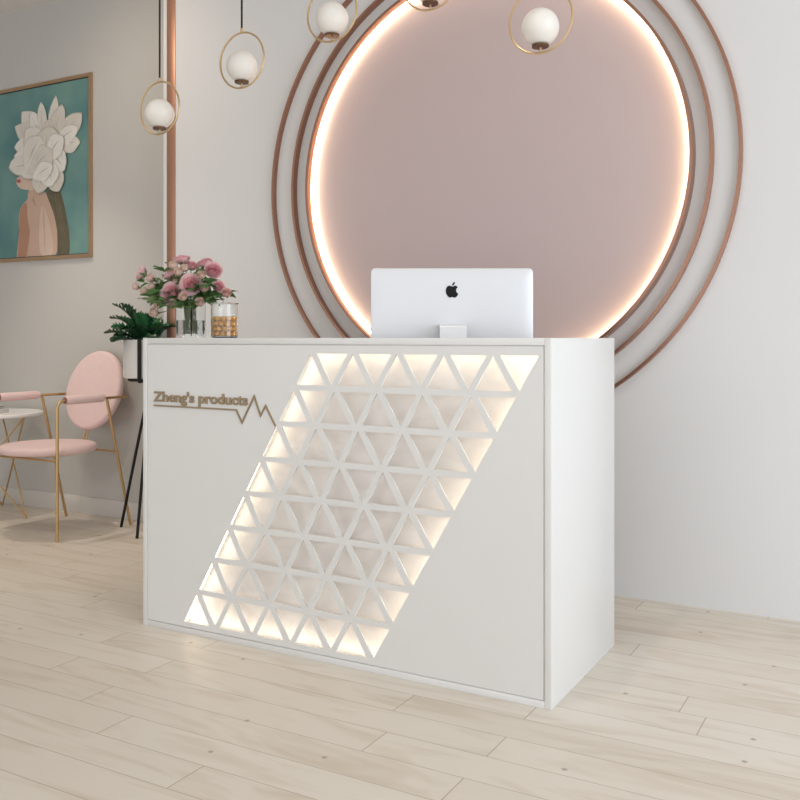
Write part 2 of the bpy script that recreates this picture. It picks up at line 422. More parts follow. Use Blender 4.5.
# stand: bent plate
bm = bmesh.new(); path = fillet([(0, -.004, .292), (0, -.082, .292), (0, -.100, .004), (0, .100, .004)], .016, 6)
wd = .049; th2 = .005; prev = None
path = [Vector(p) for p in path]
for i, p in enumerate(path):
    t = (path[min(i+1, len(path)-1)]-path[max(i-1, 0)]).normalized(); nn = Vector((0, -t.z, t.y))
    cur = [bm.verts.new(p+Vector((sx_*wd, 0, 0))+nn*s_*th2/2) for sx_, s_ in ((-1, -1), (1, -1), (1, 1), (-1, 1))]
    if prev:
        for k in range(4): bm.faces.new((prev[k], prev[(k+1) % 4], cur[(k+1) % 4], cur[k]))
    else: bm.faces.new(cur)
    prev = cur
bm.faces.new(prev)
bmesh.ops.bevel(bm, geom=[e for e in bm.edges if abs(e.calc_face_angle(0)) > 1.2], offset=.0012, segments=2, affect='EDGES')
obj('stand', bm, M['alu_edge'], mon)

# ------------------------------------------------------------------ pendants
PR, GR = .1175, .066
def pendant(i, X, zb, lab):
    Y = 3.05
    t = thing('pendant_lamp', lab, 'pendant lamp', (X, Y, zb), 0, 'globe pendants hanging in a row above the desk')
    zr = PR
    obj('hoop', T([(PR*math.cos(a*2*PI/72), 0, zr+PR*math.sin(a*2*PI/72)) for a in range(72)], .0042, 8, True), M['brass'], t)
    gz = .0915
    prof = [(GR*math.sin(PI*k/24), gz-GR*math.cos(PI*k/24)) for k in range(25)]
    prof = [(.0, gz-GR*.955)]+[p for p in prof if p[1] > gz-GR*.955 and p[0] > 1e-5]+[(0, gz+GR)]
    obj('globe', LA(prof, n=40), M['opal'], t)
    obj('cup', LA([(0, .0205), (.029, .0205), (.0305, .022), (.0305, .0280), (.029, .0290), (0, .0290)], n=32), M['cup'], t)
    obj('stem', T([(0, 0, .002), (0, 0, .021)], .0045, 10), M['brass'], t)
    obj('cap', LA([(0, 2*PR), (.006, 2*PR), (.006, 2*PR+.018), (0, 2*PR+.018)], n=16), M['brass'], t)
    obj('cord', T([(0, 0, 2*PR+.018), (0, 0, ZC-zb-.03)], .0042, 8), M['cord'], t)
    obj('canopy', LA([(0, ZC-zb-.03), (.04, ZC-zb-.03), (.048, ZC-zb-.022), (.048, ZC-zb), (0, ZC-zb)], n=32), M['brass'], t)
for i, (X, zb, lab) in enumerate([
    (-2.9615, 2.021, 'leftmost and lowest looking globe pendant, hanging in front of the copper wall trim'),
    (-2.490, 2.166, 'globe pendant second from left, hanging clear over plain wall left of rings'),
    (-2.030, 2.290, 'globe pendant overlapping the left edge of the copper wall rings'),
    (-1.585, 2.338, 'highest globe pendant, only its hoop bottom and cup showing at picture top'),
    (-1.146, 2.108, 'rightmost and largest looking globe pendant, in front of the pink panel')]):
    pendant(i, X, zb, lab)

# ------------------------------------------------------------------ framed picture
PX0, PX1, PZ0, PZ1 = -5.66, -4.457, 1.605, 2.757
pic = thing('framed_picture', 'bronze framed painting of a figure wearing a huge white blossom on teal', 'picture', ((PX0+PX1)/2, YG, PZ0))
fx = (PX0+PX1)/2
def pc(bm): bmesh.ops.translate(bm, verts=bm.verts, vec=(-fx, -YG, -PZ0)); return bm
bm = bmesh.new(); fw, fd = .023, .016
for a in ((PX0, PX1, PZ1-fw, PZ1), (PX0, PX1, PZ0, PZ0+fw), (PX0, PX0+fw, PZ0+fw, PZ1-fw), (PX1-fw, PX1, PZ0+fw, PZ1-fw)):
    box(bm, a[0], a[1], YG-fd, YG-.001, a[2], a[3])
obj('frame', pc(bm), M['frame'], pic)
bm = bmesh.new(); li = .004
for a in ((PX0+fw, PX1-fw, PZ1-fw-li, PZ1-fw), (PX0+fw, PX1-fw, PZ0+fw, PZ0+fw+li), (PX0+fw, PX0+fw+li, PZ0+fw+li, PZ1-fw-li), (PX1-fw-li, PX1-fw, PZ0+fw+li, PZ1-fw-li)):
    box(bm, a[0], a[1], YG-.012, YG-.001, a[2], a[3])
obj('inner_lip', pc(bm), M['lip'], pic)
def teal():
    m = mat('painted teal ground', (.1, .25, .24), .6); nt = m.node_tree; b = nt.nodes['Principled BSDF']
    tc = nt.nodes.new('ShaderNodeTexCoord'); n = nt.nodes.new('ShaderNodeTexNoise'); n.inputs['Scale'].default_value = 1.8; n.inputs['Detail'].default_value = 3
    r = nt.nodes.new('ShaderNodeValToRGB'); r.color_ramp.elements[0].position = .35; r.color_ramp.elements[0].color = (.085, .21, .22, 1)
    r.color_ramp.elements[1].position = .65; r.color_ramp.elements[1].color = (.20, .35, .31, 1)
    nt.links.new(tc.outputs['Object'], n.inputs['Vector']); nt.links.new(n.outputs['Fac'], r.inputs['Fac']); nt.links.new(r.outputs['Color'], b.inputs['Base Color'])
    return m
art = [teal()]
def am(n, c, v=.12, s=9): art.append(mat(n, c, .6, var=v, vscale=s)); return len(art)-1
SK, SK2, HA, LI = am('painted skin', (.58, .40, .31), .16, 7), am('painted warm skin', (.46, .25, .165), .12, 7), am('painted hair', (.13, .115, .075), .3, 18), am('painted lips', (.45, .12, .12))
WH = [am('painted petal', c, .10, 14) for c in ((.74, .70, .64), (.68, .64, .57), (.80, .77, .72), (.56, .51, .45))]
HA2 = am('painted hair light', (.17, .14, .08), .3, 18)
SKL = am('painted fair skin', (.66, .50, .41), .1, 7)
bm = bmesh.new()
yc = YG-.007
box(bm, PX0+fw, PX1-fw, yc, YG-.001, PZ0+fw, PZ1-fw, mi=0)
layer = [0]
ZF = PZ0+fw+li
def paint(pts, mi):
    layer[0] += 1; y = yc-.00012*layer[0]
    pts = [(x, max(z, ZF)) for x, z in pts]
    vs = [bm.verts.new((x, y, z)) for x, z in pts]
    bf = bm.faces.new(vs)
    bf.material_index = mi
    r = bmesh.ops.triangulate(bm, faces=[bf])
    for f_ in r['faces']: f_.material_index = mi
def smooth(pts, it=2):
    for _ in range(it):
        out = []
        for i in range(len(pts)):
            a, b_ = pts[i], pts[(i+1) % len(pts)]
            out += [(a[0]*.75+b_[0]*.25, a[1]*.75+b_[1]*.25), (a[0]*.25+b_[0]*.75, a[1]*.25+b_[1]*.75)]
        pts = out
    return pts
paint(smooth([(-5.013, 2.089), (-5.057, 2.052), (-5.052, 2.009), (-5.118, 1.974), (-5.145, 1.91), (-5.14, 1.778), (-5.175, 1.60), (-5.066, 1.60), (-5.04, 1.65), (-5.03, 1.60), (-4.782, 1.60), (-4.759, 1.757), (-4.782, 1.886), (-4.853, 1.988), (-4.9, 2.07)], 2), SK)
paint(smooth([(-5.06, 2.0), (-5.118, 1.968), (-5.14, 1.91), (-5.137, 1.778), (-5.165, 1.60), (-5.075, 1.60), (-5.045, 1.72), (-5.03, 1.80), (-5.06, 1.88)], 2), SK2)
paint(smooth([(-4.93, 1.97), (-4.88, 1.93), (-4.83, 1.80), (-4.80, 1.62), (-4.93, 1.62), (-4.95, 1.75)], 2), SKL)
paint(smooth([(-4.888, 2.055), (-4.752, 2.068), (-4.729, 2.01), (-4.696, 1.912), (-4.655, 1.751), (-4.66, 1.59), (-4.775, 1.59), (-4.766, 1.774), (-4.806, 1.904), (-4.853, 1.988)], 2), HA)
paint(smooth([(-5.155, 2.167), (-5.172, 2.135), (-5.155, 2.105), (-5.118, 2.081), (-5.057, 2.071), (-4.996, 2.063), (-4.96, 2.125), (-5.057, 2.18)], 2), SKL)
paint(smooth([(-5.166, 2.146), (-5.135, 2.150), (-5.118, 2.136), (-5.13, 2.121), (-5.163, 2.127)], 1), LI)
for xa, xb in ((-4.835, -4.745), (-4.80, -4.715), (-4.775, -4.69)):
    paint([(xa, 2.02), (xa+.010, 2.02), (xb+.008, 1.68), (xb, 1.68)], HA2)
paint([(-5.0, 2.03), (-4.99, 1.99), (-4.965, 1.95), (-4.99, 1.97), (-5.008, 2.0)], SK2)
paint([(-4.905, 1.99), (-4.895, 1.90), (-4.885, 1.75), (-4.89, 1.66), (-4.898, 1.75), (-4.905, 1.88)], SK)
pet = [((-4.888, 2.361), (-5.106, 2.581), .17), ((-4.888, 2.361), (-5.02, 2.579), .12), ((-4.888, 2.361), (-4.917, 2.619), .10), ((-4.876, 2.36), (-4.829, 2.507), .10),
       ((-4.829, 2.33), (-4.782, 2.645), .11), ((-4.817, 2.33), (-4.713, 2.584), .13), ((-4.806, 2.33), (-4.542, 2.505), .16), ((-4.794, 2.335), (-4.56, 2.327), .13),
       ((-4.88, 2.347), (-5.175, 2.504), .14), ((-4.88, 2.339), (-5.18, 2.367), .14), ((-4.80, 2.342), (-4.577, 2.424), .12), ((-4.92, 2.253), (-5.168, 2.3), .16),
       ((-4.86, 2.22), (-5.05, 2.47), .22), ((-4.86, 2.2), (-4.83, 2.46), .26), ((-4.86, 2.25), (-4.70, 2.38), .16), ((-4.84, 2.306), (-4.693, 2.17), .18),
       ((-4.90, 2.25), (-5.225, 2.235), .15), ((-4.88, 2.22), (-5.10, 2.17), .10), ((-4.86, 2.22), (-4.95, 2.045), .17), ((-4.82, 2.22), (-4.75, 2.035), .17),
       ((-4.86, 2.26), (-4.81, 2.07), .18), ((-5.06, 2.20), (-4.90, 2.40), .22), ((-5.02, 2.17), (-4.80, 2.30), .20), ((-4.98, 2.14), (-4.79, 2.20), .13)]
order = [0, 8, 9, 4, 6, 1, 7, 5, 10, 2, 3, 11, 16, 19, 15, 17, 18, 20, 12, 13, 14, 21, 22, 23]
for q, i in enumerate(order):
    (bx_, bz_), (tx_, tz_), wd_ = pet[i]
    d = Vector((tx_-bx_, tz_-bz_)); L_ = d.length; d.normalize(); n_ = Vector((-d.y, d.x)); b0 = Vector((bx_, bz_))
    prof = [(0, .12), (.25, .62), (.55, 1.0), (.78, .86), (.93, .45), (1.02, .06)]
    rr = random.Random(i)
    L1 = [b0+d*L_*s+n_*wd_*.5*w_*(1+rr.uniform(-.14, .14)) for s, w_ in prof]
    L2 = [b0+d*L_*(s+rr.uniform(-.03, .03))-n_*wd_*.5*w_*(1+rr.uniform(-.14, .14)) for s, w_ in prof]
    out = [tuple(p) for p in L1+L2[::-1]]
    out = smooth(out, 2)
    paint([tuple(Vector(p)+n_*.003) for p in out], WH[3])
    paint([tuple(b0+(Vector(p)-b0)*.975) for p in out], WH[q % 3])
    for fo in (-.28, -.16, .2, .31):
        paint([tuple(b0+d*L_*.3+n_*wd_*fo*.5), tuple(b0+d*L_*.6+n_*wd_*(fo+.012)), tuple(b0+d*L_*.84+n_*wd_*fo*.8), tuple(b0+d*L_*.6+n_*wd_*(fo-.008))], WH[1] if q % 3 != 1 else WH[3])
    paint([tuple(b0+d*L_*.15), tuple(b0+d*L_*.55+n_*wd_*.09), tuple(b0+d*L_*.86+n_*wd_*.05), tuple(b0+d*L_*.55+n_*wd_*.02)], WH[3])
obj('canvas', pc(bm), art, pic, smooth=False)

# ------------------------------------------------------------------ chair
ch = thing('armchair', 'blush pink round seat chair with gold tube frame against the grey wall', 'chair', (-4.285, 3.62, 0))
def cc(bm): bmesh.ops.translate(bm, verts=bm.verts, vec=(4.285, -3.62, 0)); return bm
def cushion(R, t, n=56):
    prof = [(0, -t/2)]
    for k in range(9):
        a = -PI/2+PI*k/8
        prof.append((R-t*.42+t*.42*math.cos(a), t/2*math.sin(a)))
    prof.append((R*.55, t/2*1.10)); prof.append((0, t/2*1.16))
    return LA(prof, n=n)
bm = cushion(.262, .046); bmesh.ops.translate(bm, verts=bm.verts, vec=(-4.285, 3.535, .476))
obj('seat', cc(bm), M['velvet'], ch)
bm = cushion(.242, .050); bmesh.ops.transform(bm, matrix=Matrix.Translation((-4.283, 3.868, .787)) @ Matrix.Rotation(math.radians(90-15), 4, 'X') @ Matrix.Diagonal((.93, 1, 1, 1)), verts=bm.verts)
obj('backrest', cc(bm), M['velvet'], ch)
r_ = .0085
XA, XB = -4.012, -4.558
for s, X in ((1, XA), (-1, XB)):
    lg_ = obj('leg', cc(T(fillet([(X, 3.366, .0), (X, 3.366, .757), (X, 3.46, .757)], .045, 8), r_, 12)), M['gold'], ch)
    obj('leg', cc(T([(X, 3.893, 0), (X, 3.712, .752)], r_, 12)), M['gold'], ch)
    a = obj('armrest', cc(T([(X, 3.418, .760), (X, 3.428, .760), (X, 3.672, .760), (X, 3.688, .760)], [.020, .0245, .0245, .019], 20)), M['velvet'], ch)
    obj('end_disc', cc(T([(X, 3.4165, .760), (X, 3.4195, .760)], .019, 20)), M['velvet_d'], a)
    xi = -4.285+s*.195
obj('back_rail', cc(T(fillet([(XA, 3.68, .757), (XA, 3.74, .757), (XA-.01, 3.90, .757), (-4.18, 3.925, .757), (-4.39, 3.925, .757), (XB+.01, 3.90, .757), (XB, 3.74, .757), (XB, 3.68, .757)], .07, 8), r_*.95, 12)), M['gold'], ch)
for yy_, zz_ in ((3.366, .4340), (3.775, .4465)):
    obj('cross_bar', cc(T([(XB, yy_, zz_), (XA, yy_, zz_)], .0065, 10)), M['gold'], ch)
obj('seat_ring', cc(T([(-4.285+.17*math.cos(a*2*PI/48), 3.54+.17*math.sin(a*2*PI/48), .4465) for a in range(48)], .006, 8, True)), M['gold'], ch)
bm = bmesh.new()
for s in (-1, 1): tube(bm, [(-4.285+s*.011, 3.775, .4465), (-4.285+s*.011, 3.835, .60)], .0055, 8)
obj('back_support', cc(bm), M['gold'], ch)

# ------------------------------------------------------------------ side table
TX, TY, TZ, TR = -4.985, 3.685, .640, .300
tb = thing('side_table', 'small round white side table with crossed gold wire legs', 'table', (TX, TY, 0))
obj('tabletop', LA([(0, -.022), (TR-.006, -.022), (TR, -.016), (TR, -.004), (TR-.004, 0), (0, 0)], (0, 0, TZ), 64), M['marble'], tb)
FR = .292; AN = (5, 131, 245)
for k in range(3):
    a = math.radians(AN[k]); f_ = (FR*math.cos(a), FR*math.sin(a), .005)
    pp = [(.272*math.cos(math.radians(t)), .272*math.sin(math.radians(t)), TZ-.0235) for t in (AN[(k+1) % 3], AN[(k+2) % 3])]
    obj('leg', T(fillet([pp[0], f_, pp[1]], .006, 4), .0050, 8), M['gold'], tb)
# books on the table
def book(name, lab, cx_, cy_, z, w_, d_, h_, rz, cov, pap):
    t = thing(name, lab, 'book', (cx_, cy_, z), rz, 'books on the side table')
    bm = bmesh.new()
    box(bm, -w_/2, w_/2, -d_/2, d_/2, 0, .002); box(bm, -w_/2, w_/2, -d_/2, d_/2, h_-.002, h_); box(bm, -w_/2, -w_/2+.002, -d_/2, d_/2, .002, h_-.002)
    obj('cover', bm, cov, t, smooth=False)
    obj('pages', B(-w_/2+.002, w_/2-.004, -d_/2+.004, d_/2-.004, .002, h_-.002), pap, t, smooth=False)
book('book', 'white covered book lying on the side table beneath the dark one', -4.940, 3.605, TZ, .22, .17, .026, .3, M['book_w'], M['paper'])
book('book', 'dark covered thin book on top of the white book', -4.965, 3.612, TZ+.026, .19, .15, .012, .15, M['book_d'], M['paper'])

# ------------------------------------------------------------------ planter on its stand
SX, SY = -3.795, 3.81
st = thing('plant_stand', 'black metal plant stand with splayed legs behind the desk', 'plant stand', (SX, SY, 0))
feet = [(-4.012+.0, 3.82), (-3.706, 3.644), (-3.735, 3.965)]
for fx_, fy_ in feet:
    dx, dy = fx_-SX, fy_-SY
    obj('leg', T([(dx, dy, 0), (-dx*.0+.045, -dy*.0-.02, .862)], .0085, 12), M['black'], st)
PRr = .141
bm = bmesh.new()
for k in range(3):
    a = math.radians(-62+120*k)
    tube(bm, fillet([(0, 0, .860), (PRr*1.02*math.cos(a), PRr*1.02*math.sin(a), .860), (PRr*1.02*math.cos(a), PRr*1.02*math.sin(a), 1.090)], .004, 3), .0115, 10)
obj('cradle', bm, M['black'], st)
pot = obj('plant_pot', LA([(0, 0), (.126, 0), (.131, .006), (.131, .214), (.129, .217), (.121, .217), (.121, .18), (0, .18)], n=64), M['pot'], None, (SX, SY, .8730))
tag(pot, 'white glazed pot cradled in the black plant stand', 'plant pot')
pl_ = thing('potted_plant', 'dark green cut-leaf foliage plant growing in the white pot', 'plant', (SX, SY, 1.052))
obj('soil', LA([(0, 0), (.120, 0), (.120, .008), (.09, .012), (0, .014)], n=40), M['soil'], pl_)
def cut_leaf(length, az, elev, droop, scale=1.0, seed=0, base=(0, 0, .012)):
    rr = random.Random(seed)
    d0 = Vector((math.cos(az), math.sin(az), 0)); side = Vector((-d0.y, d0.x, 0))
    n = 11; path = []; p = Vector(base); e = elev
    for i in range(n+1):
        path.append(p.copy()); p = p+(d0*math.cos(e)+Vector((0, 0, math.sin(e))))*length/n
        e -= droop/n*(0.4+1.2*i/n)
    bm = bmesh.new()
    tube(bm, path, [.0028-.0018*i/n for i in range(n+1)], 6)
    start = 4
    for i in range(start, n+1):
        s = (i-start)/(n-start)
        t = (path[min(i+1, n)]-path[i-1]).normalized()
        up_ = side.cross(t).normalized()
        ll = scale*.066*math.sin(PI*min(1, .22+.70*s))**.8
        for sg in (-1, 1):
            dr = (side*sg*1.0+t*(.75+.6*s)).normalized()
            L_ = ll*rr.uniform(.85, 1.12); q = path[i]; prevp = None
            wv = t*.0125*scale
            for k in range(6):
                u = k/5; wq = [.9, .95, 1.0, .95, .65, .05][k]
                c0 = q+dr*L_*u-up_*L_*.28*u*u+up_*.004*math.sin(PI*u)
                cur = [bm.verts.new(c0-wv*wq), bm.verts.new(c0+up_*.0012), bm.verts.new(c0+wv*wq)]
                if prevp:
                    bm.faces.new((prevp[0], prevp[1], cur[1], cur[0])); bm.faces.new((prevp[1], prevp[2], cur[2], cur[1]))
                prevp = cur
    return bm
def deg(a): return math.radians(a)
leaves = [  # length, azimuth, elevation, droop
    (.275, 203, 66, 75), (.235, 190, 48, 62), (.235, 212, 38, 55), (.20, 200, 24, 45), (.22, 238, 60, 80), (.31, 222, 78, 62), (.285, 250, 80, 50), (.25, 295, 74, 60),
    (.24, 178, 70, 70), (.22, 320, 55, 80), (.24, 345, 62, 85), (.22, 12, 60, 80), (.20, 60, 72, 50), (.20, 110, 74, 50), (.26, 222, 84, 40), (.21, 270, 50, 85),
    (.18, 150, 60, 70), (.20, 190, 84, 40), (.21, 310, 80, 50), (.18, 222, 30, 60), (.20, 180, 35, 55), (.19, 260, 66, 90), (.19, 330, 35, 60),
    (.17, 235, 42, 60), (.17, 285, 62, 70), (.22, 210, 72, 60), (.18, 245, 25, 50)]
for i, (L_, az, el, drp) in enumerate(leaves):
    b_ = (.03*math.cos(deg(az)), .03*math.sin(deg(az)), .010)
    o = obj('leaf', cut_leaf(L_*.88, deg(az), deg(el), deg(drp), 1.0, i, b_), M['fern_light'] if i % 3 == 1 else M['fern'], pl_)

# ------------------------------------------------------------------ glass vase
VX, VY, VS, VH = -2.518, 2.765, .085, .148
vz = DZ+.0005
vase = thing('glass_vase', 'square clear glass vase half full of water holding the pink roses', 'vase', (VX, VY, vz), 0)
h_ = VS/2; wl = .0035
bm = bmesh.new()
def sq(a, z): return [bm.verts.new((sx_*a, sy_*a, z)) for sx_, sy_ in ((-1, -1), (1, -1), (1, 1), (-1, 1))]
rings = [sq(h_, 0), sq(h_, VH), sq(h_-wl, VH), sq(h_-wl, .008)]
for a, b2 in zip(rings, rings[1:]):
    for k in range(4): bm.faces.new((a[k], a[(k+1) % 4], b2[(k+1) % 4], b2[k]))
bm.faces.new(rings[0]); bm.faces.new(rings[-1])
bmesh.ops.bevel(bm, geom=[e for e in bm.edges if abs((e.verts[0].co-e.verts[1].co).z) > .05 and abs(e.verts[0].co.x) > h_-.001], offset=.003, segments=2, affect='EDGES')
obj('glass_body', bm, M['glass'], vase)
obj('water', B(-h_+wl+.0004, h_-wl-.0004, -h_+wl+.0004, h_-wl-.0004, .0084, .070), M['water'], vase, smooth=False)

# ------------------------------------------------------------------ roses
def petal(bm, R, H, a0, aw, open_, tilt=0, curl=.2, nu=7, nv=6, thick=.0006, mi=0):
    """one cupped petal wrapped about +Z"""
    g_ = []
    for j in range(nv+1):
        v = j/nv; row = []
        for i in range(nu+1):
            u = -1+2*i/nu
            wid = aw*math.sin(PI*(.18+.55*v))**.7*(1 if v < .8 else 1-.5*((v-.8)/.2)**2*abs(u))
            a = a0+u*wid
            r = R*(.25+.75*math.sin(min(1, v*1.15)*PI/2))*(1-.0*u*u)+open_*R*v*v
            if v > .75: r += curl*R*((v-.75)/.25)**2
            z = H*v*(1-.10*u*u*v)-tilt*v*v*H
            row.append(bm.verts.new((r*math.cos(a), r*math.sin(a), z)))
        g_.append(row)
    for j in range(nv):
        for i in range(nu):
            f = bm.faces.new((g_[j][i], g_[j][i+1], g_[j+1][i+1], g_[j+1][i])); f.material_index = mi
def rose_head(R, seed, openness=1.0, wide=False):
    rr = random.Random(seed); bm = bmesh.new()
    lay = [(.14, 3, 1.0, -.25, 0), (.26, 4, 1.02, -.2, 0), (.38, 4, 1.02, -.16, 0), (.50, 5, 1.0, -.12, 0), (.62, 5, .98, -.08, 0), (.74, 5, .94, -.05, .01), (.86, 6, .88, .0, .03), (.97, 6, .80, .05*openness, .06)]
    if wide: lay = [(.14, 3, .86, -.2, 0), (.26, 4, .86, -.15, 0), (.38, 4, .86, -.08, 0), (.50, 5, .84, -.02, 0), (.60, 5, .80, .05, 0), (.70, 5, .74, .12, .02), (.80, 6, .66, .22, .05), (.88, 6, .52, .34, .10)]
    for li_, (fr, n, hh, op, ti) in enumerate(lay):
        for k in range(n):
            a = 2*PI*(k+rr.uniform(-.12, .12))/n+li_*.9
            petal(bm, R*fr*rr.uniform(.94, 1.06), R*.95*hh*rr.uniform(.95, 1.05), a, 1.25*2*PI/n/2*1.25, op, ti, .04+.05*openness*(li_ > 5), mi=1 if (li_ < 6 and li_ % 2 == 0) or li_ < 2 else 0)
    return bm
def bud_head(R, seed):
    rr = random.Random(seed); bm = bmesh.new()
    for li_, (fr, n, hh, op) in enumerate([(.35, 3, 1.02, -.5), (.62, 3, 1.0, -.35), (.85, 4, .94, -.22), (.98, 4, .85, -.05)]):
        for k in range(n):
            a = 2*PI*(k+rr.uniform(-.1, .1))/n+li_*.8
            petal(bm, R*fr, R*1.7*hh, a, 1.3*2*PI/n/2*1.2, op, 0, .05, 6, 5)
    return bm
def sepals(R):
    bm = bmesh.new()
    lathe(bm, [(0, -.25*R), (.22*R, -.16*R), (.30*R, .02*R), (.2*R, .1*R), (0, .1*R)], n=10)
    for k in range(5):
        a = 2*PI*k/5; d = Vector((math.cos(a), math.sin(a), 0)); s = Vector((-d.y, d.x, 0)); prev = None
        for j in range(5):
            u = j/4; c = d*R*(.2+.75*math.sin(u*1.4))+Vector((0, 0, R*(.02+.55*u*u))); w_ = R*.22*(1-u)**.7+.0004
            cur = [bm.verts.new(c-s*w_), bm.verts.new(c+s*w_)]
            if prev: bm.faces.new((prev[0], prev[1], cur[1], cur[0]))
            prev = cur
    return bm
def rose_leaf(L_, seed=0):
    """pinnate leaf blade along +X, arching"""
    bm = bmesh.new(); n = 9; rows = []
    for i in range(n+1):
        u = i/n; w_ = L_*.40*math.sin(PI*u**.8)**.8*(1+.05*(-1)**i)+.0002; z = -.25*L_*u*u
        rows.append([bm.verts.new((L_*u, s*w_, z+abs(s)*w_*.25)) for s in (-1, -.5, 0, .5, 1)])
    for a, b2 in zip(rows, rows[1:]):
        for k in range(4): bm.faces.new((a[k], a[k+1], b2[k+1], b2[k]))
    return bm
def orient(o, dirv, roll=0):
    o.rotation_mode = 'QUATERNION'
    q = Vector(dirv).to_track_quat('Z', 'Y'); o.rotation_quaternion = q @ Matrix.Rotation(roll, 3, 'Z').to_quaternion()
    o.rotation_mode = 'XYZ'; 
vc = Vector((VX, VY, vz+.0))
rng = random.Random(3)
lipz = vz+VH
def flower(i, pos, R, face, lab, small, mi, group):
    pos = Vector(pos); face = Vector(face).normalized()
    t = thing('rosebud' if small else 'rose', lab, 'flower', pos, 0, group)
    head = obj('flower_head', bud_head(R, i) if small else rose_head(R, i, 1.0, mi == 1), PETALS[mi] if small else [PETALS[0], PETALS[4]], t)
    head.rotation_euler = face.to_track_quat('Z', 'Y').to_euler(); head.location = -face*R*.55
    sp = obj('sepals', sepals(R), M['sepal'], t); sp.rotation_euler = head.rotation_euler; sp.location = head.location
    a = rng.uniform(0, 2*PI); foot = Vector((VX+.020*math.cos(a), VY+.020*math.sin(a), vz+.016))
    d_ = pos-Vector((VX, VY, lipz)); hd = Vector((d_.x, d_.y, 0)); hl = max(hd.length, 1e-4)
    mouth = Vector((VX, VY, lipz+.006))+hd/hl*min(.028, hl*.4)
    s0 = pos-face*R*.75
    pts = []
    A, B_, C_ = s0, mouth, foot
    c1 = s0-face*.02; c1 = (c1+mouth)/2+Vector((0, 0, -.012))
    for k in range(8):
        u = k/7; pts.append(A*(1-u)**2+c1*2*u*(1-u)+B_*u*u)
    for k in range(1, 4): pts.append(B_.lerp(C_, k/3))
    obj('stem', T([p-pos for p in pts], .0013 if small else .0019, 6), M['stem'], t)
    nl = 2 if small else 4
    for k in range(nl):
        u = rng.uniform(.15, .7); q = A*(1-u)**2+c1*2*u*(1-u)+B_*u*u
        lf_ = obj('leaf', rose_leaf(rng.uniform(.034, .055) if small else rng.uniform(.05, .07)), M['leaf'] if rng.random() < .6 else M['leaf_light'], t)
        lf_.location = q-pos
        az = math.atan2(d_.y, d_.x)+rng.uniform(-1.3, 1.3) if hl > .03 else rng.uniform(0, 2*PI)
        lf_.rotation_euler = (rng.uniform(-.5, .5), rng.uniform(-.5, .35), az)
    return t
CF = Vector((.49, -.87, 0))     # roughly towards the room
big = [((-2.790, 2.770, 1.369), .031, (-.75, -.3, .35), 0, 'large pink rose at far left of the bouquet, turned sideways'),
       ((-2.589, 2.790, 1.420), .035, (.1, -.25, .9), 0, 'topmost large pink rose facing up'),
       ((-2.474, 2.800, 1.402), .031, (.1, -.5, .8), 0, 'large pink rose at upper right, left neighbour of the full right one'),
       ((-2.396, 2.760, 1.366), .034, (.7, -.6, .35), 0, 'full pink rose at the upper right edge of the bouquet'),
       ((-2.465, 2.705, 1.312), .040, (.42, -.9, .25), 1, 'deep pink open rose in the middle facing the room'),
       ((-2.567, 2.705, 1.281), .040, (.30, -.9, .2), 1, 'deep pink open rose low in the centre, left of the other open one'),
       ((-2.618, 2.750, 1.355), .029, (-.2, -.3, .9), 0, 'half closed pink rose left of the topmost rose'),
       ((-2.552, 2.810, 1.394), .028, (.5, -.3, .8), 0, 'pink rose tucked behind, just right of the topmost rose'),
       ((-2.377, 2.770, 1.304), .025, (.8, -.4, .3), 2, 'small pink rose on the right side above the jar lid')]
for i, (p, R, fc, mi, lab) in enumerate(big): flower(i, p, R, fc, lab, False, mi, 'large roses in the vase')
small = [((-2.787,2.740,1.311), 'far left under the sideways rose'), ((-2.737,2.740,1.290), 'low left, second in from the left edge'), ((-2.695,2.740,1.308), 'left side, pale and round in front of green leaves'),
         ((-2.703,2.740,1.342), 'upper left between the sideways rose and leaf tips'), ((-2.587,2.745,1.388), 'directly under the topmost rose, on its left'), ((-2.546,2.730,1.359), 'upper middle above the open central rose, cream coloured'),
         ((-2.561,2.740,1.330), 'centre, between the half closed and open roses'), ((-2.524,2.740,1.375), 'directly under the topmost rose, on its right'), ((-2.419,2.720,1.342), 'right of the open central rose, peach coloured'),
         ((-2.405,2.720,1.292), 'right side, below and right of the central rose'), ((-2.485,2.690,1.257), 'lower middle under the open central rose'), ((-2.535,2.690,1.235), 'lowest in the middle, above the vase rim'),
         ((-2.624,2.700,1.232), 'lower left, cup shaped beneath the low open rose'), ((-2.646,2.700,1.201), 'lowest on the left, hanging beside the vase'), ((-2.410,2.700,1.237), 'lower right just left of the jar lid'),
         ((-2.313,2.740,1.271), 'far right tip above the jar'), ((-2.665,2.740,1.260), 'left, between the low open rose and the leaves')]
for i, (p, lab) in enumerate(small):
    p = Vector(p); d_ = (p-Vector((VX, VY, 1.24))); fc = Vector((d_.x*1.2+.1, -.35, d_.z+.12))
    flower(50+i, p, rng.uniform(.0165, .0205), fc, 'small pale rosebud '+lab, True, 3 if i % 3 else 2, 'small rosebuds in the vase')
